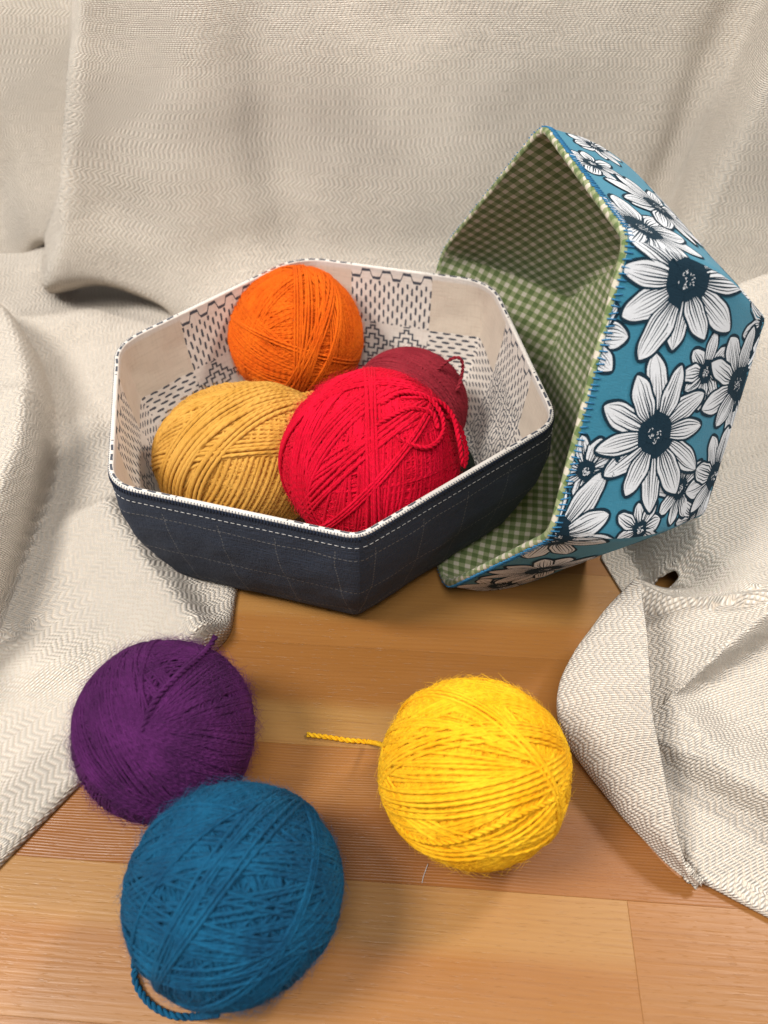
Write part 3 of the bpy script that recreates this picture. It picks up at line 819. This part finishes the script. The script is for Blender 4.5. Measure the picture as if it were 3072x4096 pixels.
    o = link('printed_flower', me, M_INK, bowl2); me.materials.append(M_PETAL)
    me.polygons.foreach_set('material_index', np.concatenate(Ms).astype(np.int32))
    return o
pans = {i: panel_uv(G2[:30], i, 40) for i in range(6)}
rs = np.random.default_rng(17)
for q, (fx, fy, R, n, turn, grow) in enumerate(FLOWERS):
    R *= 1.09 * grow
    if fx < 1.6: printed_flower(fx, fy, R, n, turn, LEVELS[q], rs, pans)
row_len2 = np.linalg.norm(G2[1] - G2[0], axis=1).mean()
r0, _ = offset_ring(G2, 0.0, 0.0004); r1_, _ = offset_ring(G2, 0.0030 / row_len2, 0.0003)
q0, q1 = resample(np.concatenate([r0, r0[:1]]), 0.0027), resample(np.concatenate([r1_, r1_[:1]]), 0.0027)
n = min(len(q0), len(q1)); q1 = q1[np.linspace(0, len(q1) - 1, n).astype(int)]; q0 = q0[np.linspace(0, len(q0) - 1, n).astype(int)]
rs = np.random.default_rng(5); paths = []
for k in range(n - 1):
    t = q0[(k + 1) % n] - q0[k]; a = q1[k] + t * rs.uniform(-.2, .2); b = q0[k] + (q0[k] - q1[k]) * rs.uniform(.25, .5) + t * rs.uniform(.1, .5)
    paths.append(np.stack([a, (a + b) / 2 , b]))
o = link('whip_stitching', tube_mesh('whip_stitching', paths, 0.00036, 5, b2), M_BLUETHREAD, bowl2); o['kind'] = 'stuff'

# ------------------------------------------------------------------ yarn balls
E1 = np.array([1.0, 0, 0]); FW = np.array([0, math.cos(PITCH), -math.sin(PITCH)]); E2 = np.array([0, math.sin(PITCH), math.cos(PITCH)])
def ball_basis(c):
    e3 = nrm(np.array([0, 0, CAM_H]) - c); e1 = nrm(np.cross(E2, e3)); e2 = np.cross(e3, e1)
    return np.stack([e1, e2, e3])
def wraps_random(rs, n_bundles, per, spacing):
    out = []
    for _ in range(n_bundles):
        nrm0 = nrm(rs.normal(size=3)); k = rs.integers(per[0], per[1] + 1)
        if rs.random() < 0.5:          # parallel band
            d0 = rs.uniform(-0.75, 0.6)
            for j in range(k): out.append((nrm(nrm0 + rs.normal(size=3) * 0.02), d0 + j * spacing))
        else:                          # fan through a pole
            pole = nrm(np.cross(nrm0, rs.normal(size=3))); t = np.cross(nrm0, pole)
            for j in range(k):
                a = j * spacing * 1.25
                out.append((nrm(nrm0 * math.cos(a) + np.cross(pole, nrm0) * math.sin(a) + rs.normal(size=3) * 0.012), rs.normal() * 0.02))
    return out
def disc(x, y):
    return nrm(np.array([x, y, math.sqrt(max(0.0, 1 - x * x - y * y))]))
def fan(rs, x, y, a0, a1, n, spread=0.02, jit=0.02):
    """strands through the point (x, y) of the visible disc, leaving at angles a0..a1"""
    p = disc(x, y); out = []
    for a in np.linspace(math.radians(a0), math.radians(a1), n):
        t = np.array([math.cos(a), math.sin(a), 0]); t = nrm(t - p * (t @ p))
        out.append((nrm(np.cross(p, t) + rs.normal(size=3) * jit), rs.normal() * spread))
    return out
def band(rs, x, y, ang, n, spacing, jit=0.012):
    """n parallel strands centred on (x, y) running at angle ang"""
    p = disc(x, y); a = math.radians(ang); t = np.array([math.cos(a), math.sin(a), 0]); t = nrm(t - p * (t @ p))
    N = nrm(np.cross(p, t)); out = []
    for j in range(n): out.append((nrm(N + rs.normal(size=3) * jit), (j - (n - 1) / 2) * spacing))
    return out
def scatter(rs, n, k, a0, a1, sp):
    """n small bundles of up to k strands crossing the visible side at angles a0..a1"""
    out = []
    for _ in range(n):
        r, t = 0.85 * math.sqrt(rs.random()), rs.uniform(0, 6.3)
        out += band(rs, r * math.cos(t), r * math.sin(t), rs.uniform(a0, a1), rs.integers(1, k + 1), sp * rs.uniform(0.95, 1.5), 0.02)
    return out
def yarn_ball(name, label, c, R, yr, mat, fuzz_mat, seed, tops, shape=(1, 1, 1), n_base=24, segs=50, sides=5, fuzz=2600, fuzz_len=0.006, lump=0.02):
    c = np.asarray(c, float); rs = np.random.default_rng(seed)
    base = c - np.array([0, 0, R * shape[1]])
    root = thing(name, label, 'yarn ball', c, 'balls of yarn')
    Bm = ball_basis(c); sp = 2 * yr / R
    layers = []
    for w_ in wraps_random(rs, n_base, (9, 16), sp * 0.98): layers.append(w_ + (R - 2.6 * yr + rs.uniform(0, 0.9) * yr,))
    for w_ in wraps_random(rs, n_base // 3, (3, 8), sp * 0.98): layers.append(w_ + (R - 1.9 * yr + rs.uniform(0, 0.4) * yr,))
    for lvl, group in enumerate(tops):
        for w_ in group: layers.append(w_ + (R - (1.25 - 0.34 * min(lvl, 6)) * yr + rs.uniform(-0.15, 0.15) * yr,))
    K = len(layers)
    Nn = np.array([l[0] for l in layers]); D = np.clip(np.array([l[1] for l in layers]), -0.93, 0.93); RR = np.array([l[2] for l in layers])
    tmp = rs.normal(size=(K, 3)); A = nrm(np.cross(Nn, tmp)); Bv = np.cross(Nn, A)
    th = np.linspace(0, 2 * math.pi, segs + 1)
    wob = sum(rs.uniform(-1, 1, (K, 1)) * np.sin(th[None] * f_ + rs.uniform(0, 6.3, (K, 1))) for f_ in (2, 3, 5)) * 0.10 * sp
    wob[:, -1] = wob[:, 0]
    d = D[:, None] + wob
    s = np.sqrt(np.clip(1 - d * d, 0.01, 1))
    pdir = Nn[:, None] * d[..., None] + s[..., None] * (A[:, None] * np.cos(th)[None, :, None] + Bv[:, None] * np.sin(th)[None, :, None])
    pdir = nrm(pdir)
    # gentle lumps shared by all strands
    k1 = rs.normal(size=(5, 3)) * 2.2; ph = rs.uniform(0, 6.3, 5)
    lumps = sum(np.sin(pdir @ k1[i] + ph[i]) for i in range(5)) / 5 * lump
    rad = RR[:, None] * (1 + lumps)
    loc = pdir * rad[..., None] * np.array(shape)
    Pw = loc @ Bm                                       # to world axes
    Nw = nrm(pdir @ Bm)
    T = nrm(np.gradient(Pw, axis=1)); Bt = np.cross(T, Nw); a = np.arange(sides) * 2 * math.pi / sides
    yrs = yr * rs.uniform(0.86, 1.12, (K, 1, 1, 1))
    ring = Pw[:, :, None] + yrs * (np.cos(a)[None, None, :, None] * Nw[:, :, None] + np.sin(a)[None, None, :, None] * Bt[:, :, None])
    n = segs + 1
    I = np.arange(K * n * sides).reshape(K, n, sides); J = np.roll(I, -1, 2)
    Q = np.stack([I[:, :-1], I[:, 1:], J[:, 1:], J[:, :-1]], -1).reshape(-1, 4)
    Ls = (th / (2 * math.pi))[None] * (2 * math.pi * R * s.mean(1, keepdims=True)) + rs.uniform(0, 1, (K, 1))
    ua = np.repeat(Ls[..., None], sides, 2); va = np.broadcast_to(np.arange(sides) / sides, ua.shape); vb = va + 1 / sides
    U = np.stack([np.stack([ua[:, :-1], va[:, :-1]], -1), np.stack([ua[:, 1:], va[:, 1:]], -1), np.stack([ua[:, 1:], vb[:, 1:]], -1), np.stack([ua[:, :-1], vb[:, :-1]], -1)], 3).reshape(-1, 4, 2)
    # hidden core so that no light leaks through
    tt = np.linspace(0.02, math.pi - 0.02, 13); pp = np.linspace(0, 2 * math.pi, 25)
    cg = np.stack([np.sin(tt)[:, None] * np.cos(pp)[None], np.sin(tt)[:, None] * np.sin(pp)[None], np.repeat(np.cos(tt)[:, None], 25, 1)], -1)
    k_l = sum(np.sin(cg @ k1[i] + ph[i]) for i in range(5)) / 5 * lump
    cg = (cg * (R - 3.2 * yr) * (1 + k_l[..., None]) * np.array(shape)) @ Bm
    Ic = np.arange(13 * 25).reshape(13, 25) + K * n * sides
    Qc = np.stack([Ic[:-1, :-1], Ic[1:, :-1], Ic[1:, 1:], Ic[:-1, 1:]], -1).reshape(-1, 4)
    V = np.concatenate([ring.reshape(-1, 3), cg.reshape(-1, 3)])
    link('wound_yarn', mesh('wound_yarn', V, np.concatenate([Q, Qc]), np.concatenate([U, np.zeros((len(Qc), 4, 2))])), mat, root)
    # loose fibres
    dirs = nrm(rs.normal(size=(fuzz, 3)))
    k_l = sum(np.sin(dirs @ k1[i] + ph[i]) for i in range(5)) / 5 * lump
    p0 = (dirs * (R * (1 + k_l) - 0.6 * yr)[:, None] * np.array(shape)) @ Bm
    nw = nrm(dirs @ Bm)
    tg = nrm(np.cross(nw, rs.normal(size=(fuzz, 3)))); ln = 1.3 * fuzz_len * rs.uniform(0.3, 1.0, (fuzz, 1)) ** 1.5
    lift = rs.uniform(0.1, 0.8, (fuzz, 1)); t2 = nrm(np.cross(nw, tg)) * rs.uniform(-1, 1, (fuzz, 1))
    ps = [p0]
    for q in (0.5, 1.0):
        ps.append(p0 + ln * q * tg + nw * ln * lift * (q - 0.35 * q * q) + t2 * ln * 0.5 * q * q)
    ps = np.stack(ps, 1)                                # (fuzz,4,3)
    fr = 0.000052
    T = nrm(np.gradient(ps, axis=1)); B1 = nrm(np.cross(T, nw[:, None])); B2 = np.cross(T, B1)
    a = np.arange(3) * 2 * math.pi / 3; rad = fr * np.array([1, .8, .3])
    ring = ps[:, :, None] + rad[None, :, None, None] * (np.cos(a)[None, None, :, None] * B1[:, :, None] + np.sin(a)[None, None, :, None] * B2[:, :, None])
    I = np.arange(fuzz * 9).reshape(fuzz, 3, 3); J = np.roll(I, -1, 2)
    Q = np.stack([I[:, :-1], I[:, 1:], J[:, 1:], J[:, :-1]], -1).reshape(-1, 4)
    o = link('loose_fibres', mesh('loose_fibres', ring.reshape(-1, 3), Q), fuzz_mat, root); o['kind'] = 'stuff'
    return root
def cord(name, path, r, mat, parent, n=60, pitch=0.006, taper=False):
    """a plied yarn end: two strands twisted round the path (world coordinates)"""
    p = catmull(path, n * 3); L = np.concatenate([[0], np.cumsum(np.linalg.norm(np.diff(p, axis=0), axis=1))])
    T = nrm(np.gradient(p, axis=0)); B = nrm(np.cross(T, np.array([0.13, 0.21, 0.97]))); Nn = np.cross(B, T)
    paths = []
    for s in (0, math.pi):
        a = L / pitch * 2 * math.pi + s
        paths.append(p + 0.5 * r * (np.cos(a)[:, None] * Nn + np.sin(a)[:, None] * B))
    c = np.array(parent.location)
    return link(name, tube_mesh(name, paths, r * 0.62, 6, c), mat, parent)
def ball_at(u, v, rpx, R):
    d = ray(u, v); return np.array([0, 0, CAM_H]) + d * (F_PX * R / rpx)

Y = {}
def ymat(key, dark, light, **k): Y[key] = (yarn_material(key + '_wool', dark, light, **k), fuzz_material(key + '_fibre', tuple(min(1, q * 1.1) for q in light)))
ymat('purple', (0.030, 0.005, 0.034), (0.086, 0.013, 0.092), pitch=0.0035)
ymat('blue', (0.003, 0.036, 0.085), (0.006, 0.086, 0.175), pitch=0.0045)
ymat('yellow', (0.74, 0.32, 0.002), (0.88, 0.50, 0.018), pitch=0.005)
ymat('orange', (0.54, 0.072, 0.002), (0.70, 0.132, 0.006), pitch=0.004)
ymat('red', (0.46, 0.0010, 0.014), (0.66, 0.003, 0.030), pitch=0.004)
ymat('burgundy', (0.20, 0.012, 0.022), (0.30, 0.025, 0.038), pitch=0.004)
ymat('mustard', (0.48, 0.235, 0.035), (0.62, 0.335, 0.07), pitch=0.0045, bump=1.0)
ymat('green', (0.008, 0.014, 0.010), (0.02, 0.03, 0.022), pitch=0.004)

def on_table(u, v, rpx, z0=0.0):
    """ball resting at height z0 seen with centre (u, v) and radius rpx: returns centre, R"""
    d = ray(u, v); k = rpx / F_PX
    dep = (CAM_H - z0) / (-d[2] + k); return np.array([0, 0, CAM_H]) + d * dep, k * dep

rs = np.random.default_rng(11)
# purple
c, R = on_table(664, 2912, 362, 0.0015); R *= 0.99; c[2] -= 0.0012; yr = 0.00074; sp = 2 * yr / R
tops = [fan(rs, -0.25, -0.02, -62, 58, 84, 0.03), fan(rs, -0.28, 0.05, 96, 172, 58, 0.05), fan(rs, -0.30, -0.15, 118, 160, 22, 0.05),
        band(rs, -0.55, 0.0, 118, 12, sp), band(rs, -0.6, -0.45, 140, 7, sp * 1.3)]
pb = yarn_ball('yarn_ball', 'deep purple fuzzy yarn ball resting on the table beside the blue ball', c, R, yr, *Y['purple'], 21, tops, n_base=16, fuzz=6000, fuzz_len=0.009)
Bm = ball_basis(c)
def on_ball(x, y, h=1.0, cc=None, RR=None, B=None):
    cc = c if cc is None else cc; RR = R if RR is None else RR; B = Bm if B is None else B
    return cc + (disc(x, y) @ B) * RR * h
cord('yarn_end', [on_ball(-0.24, 0.0, 1.0), on_ball(-0.1, 0.3, 1.012), on_ball(0.12, 0.53, 1.015), on_ball(0.34, 0.72, 1.015), on_ball(0.44, 0.82, 1.05), on_ball(0.46, 0.84, 1.16)], 0.0013, Y['purple'][0], pb)
# blue
c, R = on_table(938, 3552, 432); R *= 0.99; c[2] -= 0.0018; yr = 0.00084; sp = 2 * yr / R; Bm = ball_basis(c)
tops = [band(rs, 0.1, 0.0, 108, 58, sp, 0.06), fan(rs, -0.68, -0.05, 45, 95, 18, 0.03) + scatter(rs, 9, 4, 70, 130, sp), scatter(rs, 8, 4, 20, 80, sp), scatter(rs, 7, 4, -35, 20, sp),
        band(rs, 0.3, 0.28, 6, 4, sp) + band(rs, 0.3, -0.12, 4, 5, sp * 1.1) + scatter(rs, 4, 3, -20, 40, sp), band(rs, -0.1, 0.30, 56, 4, sp * 1.1) + band(rs, 0.0, -0.40, -20, 3, sp * 1.8) + band(rs, 0.3, -0.6, 12, 4, sp * 1.8) + band(rs, 0.5, -0.3, 60, 3, sp),
        band(rs, 0.18, 0.34, 50, 2, sp) + band(rs, -0.30, 0.0, 50, 2, sp) + band(rs, -0.02, 0.62, 38, 1, sp)]
bb = yarn_ball('yarn_ball', 'big steel-blue yarn ball on the table in front of the purple ball', c, R, yr, *Y['blue'], 5, tops, shape=(1.0, 0.965, 1.0), n_base=18, fuzz=8000, fuzz_len=0.007)
cord('yarn_end', [on_ball(-0.83, -0.42, 0.99), at(538, 3850, 0.008), at(545, 3935, 0.0025), at(600, 4015, 0.0016), at(690, 4062, 0.0016), at(790, 4066, 0.004), on_ball(-0.15, -0.985, 0.98)], 0.0014, Y['blue'][0], bb)
# yellow
c, R = on_table(1900, 3072, 374); R *= 0.99; c[2] -= 0.0028; yr = 0.00088; sp = 2 * yr / R; Bm = ball_basis(c)
tops = [band(rs, 0.0, 0.1, 72, 48, sp, 0.06), scatter(rs, 6, 4, 40, 150, sp) + band(rs, 0.05, 0.78, -14, 14, sp) + band(rs, 0.35, -0.7, 58, 16, sp), fan(rs, 0.60, 0.12, 116, 150, 15, 0.02) + band(rs, -0.1, -0.75, 2, 5, sp * 1.6),
        band(rs, -0.5, 0.50, 20, 6, sp) + fan(rs, 0.74, 0.02, 178, 212, 26, 0.02), fan(rs, 0.70, 0.06, 158, 178, 9, 0.02) + band(rs, -0.3, -0.62, -14, 4, sp * 1.4),
        band(rs, -0.2, 0.33, 10, 5, sp) + band(rs, 0.05, -0.72, 30, 4, sp * 1.8), band(rs, -0.1, -0.28, 13, 5, sp * 1.2) + band(rs, 0.12, 0.55, -40, 3, sp)]
yb = yarn_ball('yarn_ball', 'bright yellow yarn ball on the table with its end trailing out', c, R, yr, *Y['yellow'], 8, tops, shape=(1.015, 1.0, 1), n_base=18, fuzz=4500, fuzz_len=0.006)
cord('yarn_end', [on_ball(0.80, 0.48, 0.99), on_ball(0.93, 0.30, 1.02), on_ball(0.94, 0.05, 1.025), on_ball(0.80, -0.20, 1.025), on_ball(0.45, -0.36, 1.025), on_ball(0.05, -0.55, 1.025), on_ball(-0.3, -0.66, 1.025), on_ball(-0.65, -0.63, 1.02), on_ball(-0.86, -0.45, 0.99)], 0.0012, Y['yellow'][0], yb, 90)
cord('yarn_end', [on_ball(-0.95, 0.22, 0.92), at(1480, 2968, 0.006), at(1400, 2962, 0.0020), at(1320, 2950, 0.0016), at(1228, 2938, 0.0016)], 0.00125, Y['yellow'][0], yb)
# mustard, a fatter oval ball in the bowl
c, R, yr = np.array([-0.0840, 0.347, 0.0540]), 0.0465, 0.00130; sp = 2 * yr / R; Bm = ball_basis(c)
tops = [band(rs, 0.15, -0.55, 78, 34, sp * 0.95, 0.006), band(rs, 0.1, 0.45, 6, 17, sp * 0.95), band(rs, 0.15, 0.80, 4, 5, sp), band(rs, 0.1, 0.12, 7, 4, sp), band(rs, -0.45, 0.18, 52, 12, sp * 0.92), band(rs, -0.62, 0.0, 48, 5, sp)]
mb = yarn_ball('yarn_ball', 'mustard oval ball of thick yarn lying at the side of the navy bowl', c, R, yr, *Y['mustard'], 33, tops, shape=(1.20, 0.98, 1.0), n_base=20, fuzz=3000, fuzz_len=0.006, lump=0.025)
cord('yarn_end', [at_y(850, 1570, 0.392), at_y(800, 1590, 0.387), at_y(830, 1612, 0.383), at_y(900, 1590, 0.382), at_y(980, 1575, 0.38), at_y(1040, 1600, 0.377), at_y(1090, 1620, 0.374), at_y(1180, 1588, 0.374), at_y(1260, 1570, 0.374)], 0.0016, Y['mustard'][0], mb)
# burgundy behind the red
c, R, yr = ball_at(1632, 1628, 238, 0.0400), 0.0400, 0.00105; sp = 2 * yr / R; Bm = ball_basis(c)
tops = [fan(rs, -0.2, 0.2, 20, 95, 34, 0.03), band(rs, 0.4, 0.5, -40, 22, sp)]
ub = yarn_ball('yarn_ball', 'dark burgundy yarn ball with a loose loop, tucked behind the red ball', c, R, yr, *Y['burgundy'], 44, tops, n_base=20, fuzz=2600)
cord('yarn_loop', [on_ball(0.35, 0.55, 0.98), at_y(1740, 1490, 0.398), at_y(1790, 1445, 0.396), at_y(1830, 1430, 0.395), at_y(1850, 1455, 0.394), at_y(1845, 1510, 0.392), at_y(1828, 1560, 0.388), on_ball(0.82, 0.30, 0.96)], 0.0011, Y['burgundy'][0], ub)
# dark green at the bottom
c, R, yr = np.array([0.028, 0.345, 0.0400]), 0.030, 0.001; sp = 2 * yr / R
gb = yarn_ball('yarn_ball', 'blackish green yarn ball, nearly hidden beneath the red ball in the bowl', c, R, yr, *Y['green'], 55, [], n_base=18, segs=44, fuzz=2400, fuzz_len=0.009)
# orange
c, R, yr = ball_at(1186, 1346, 270, 0.0475), 0.0470, 0.00080; sp = 2 * yr / R; Bm = ball_basis(c)
tops = [band(rs, 0.1, 0.1, 8, 46, sp, 0.06), scatter(rs, 8, 4, -40, 40, sp) + fan(rs, -0.10, 0.88, 212, 262, 34, 0.03) + band(rs, 0.85, 0.0, 84, 14, sp), band(rs, -0.45, -0.05, -32, 9, sp * 1.2) + band(rs, 0.2, -0.62, 4, 9, sp * 1.5),
        band(rs, -0.45, -0.32, -20, 7, sp * 1.4) + band(rs, -0.45, 0.35, 58, 4, sp), band(rs, -0.35, -0.52, -10, 6, sp * 1.4) + band(rs, 0.60, 0.1, 94, 9, sp), band(rs, 0.03, 0.35, 90, 4, sp) + band(rs, -0.5, 0.02, -18, 2, sp),
        band(rs, 0.20, 0.2, 84, 5, sp * 1.15) + band(rs, 0.35, 0.25, 79, 3, sp) + band(rs, 0.00, -0.55, 66, 5, sp) + band(rs, 0.42, -0.4, 72, 3, sp)]
ob = yarn_ball('yarn_ball', 'orange yarn ball perched against the back wall of the navy bowl', c, R, yr, *Y['orange'], 66, tops, n_base=18, fuzz=6000, fuzz_len=0.006)
# red
c, R, yr = ball_at(1484, 1836, 362, 0.0510), 0.0500, 0.00085; sp = 2 * yr / R; Bm = ball_basis(c)
tops = [band(rs, 0.0, 0.1, 12, 46, sp, 0.06), scatter(rs, 8, 4, 0, 60, sp) + band(rs, -0.55, -0.3, 82, 18, sp) + band(rs, 0.55, -0.4, 98, 26, sp), band(rs, 0.05, -0.6, 88, 12, sp) + fan(rs, -0.15, 0.15, 64, 100, 12, 0.03),
        band(rs, -0.75, 0.1, 60, 6, sp) + band(rs, 0.3, 0.35, 30, 5, sp), band(rs, -0.35, 0.35, 48, 8, sp), band(rs, -0.35, 0.75, 70, 8, sp) + band(rs, -0.15, 0.0, 40, 4, sp), band(rs, 0.0, 0.30, 92, 5, sp) + band(rs, 0.25, 0.0, 50, 3, sp) + band(rs, 0.0, 0.8, 15, 5, sp)]
rb = yarn_ball('yarn_ball', 'scarlet red yarn ball with knotted loops, topmost in the navy bowl', c, R, yr, *Y['red'], 77, tops, n_base=18, fuzz=7000, fuzz_len=0.007)
cord('yarn_loop', [on_ball(0.10, 0.55, 1.0), on_ball(0.3, 0.66, 1.03), on_ball(0.55, 0.62, 1.05), on_ball(0.68, 0.45, 1.07), on_ball(0.70, 0.25, 1.06), on_ball(0.58, 0.12, 1.04), on_ball(0.42, 0.13, 1.03), on_ball(0.25, 0.22, 1.0)], 0.0013, Y['red'][0], rb, 80)
cord('yarn_loop', [on_ball(0.30, 0.62, 1.0), on_ball(0.62, 0.60, 1.05), on_ball(0.78, 0.45, 1.09), on_ball(0.82, 0.2, 1.12), on_ball(0.86, -0.02, 1.12), on_ball(0.89, -0.06, 1.12), on_ball(0.91, 0.08, 1.12), on_ball(0.88, 0.30, 1.09), on_ball(0.80, 0.45, 1.03)], 0.0013, Y['red'][0], rb, 90)
cord('yarn_end', [on_ball(0.0, 0.30, 1.0), on_ball(0.2, 0.42, 1.02), on_ball(0.4, 0.5, 1.03), on_ball(0.60, 0.45, 1.05), on_ball(0.66, 0.3, 1.05)], 0.0013, Y['red'][0], rb)

# a stray white hair on the table
lint = thing('lint_thread', 'stray white hair lying on the wood just in front of the yellow ball', 'hair', at(1700, 3495, 0.0))
link('strand', tube_mesh('strand', [catmull([at(1712, 3455, .0006), at(1703, 3480, .0005), at(1694, 3505, .0004), at(1688, 3532, .0003)], 14)], 0.00016, 5, np.array(lint.location)), M_WHITETHREAD, lint)
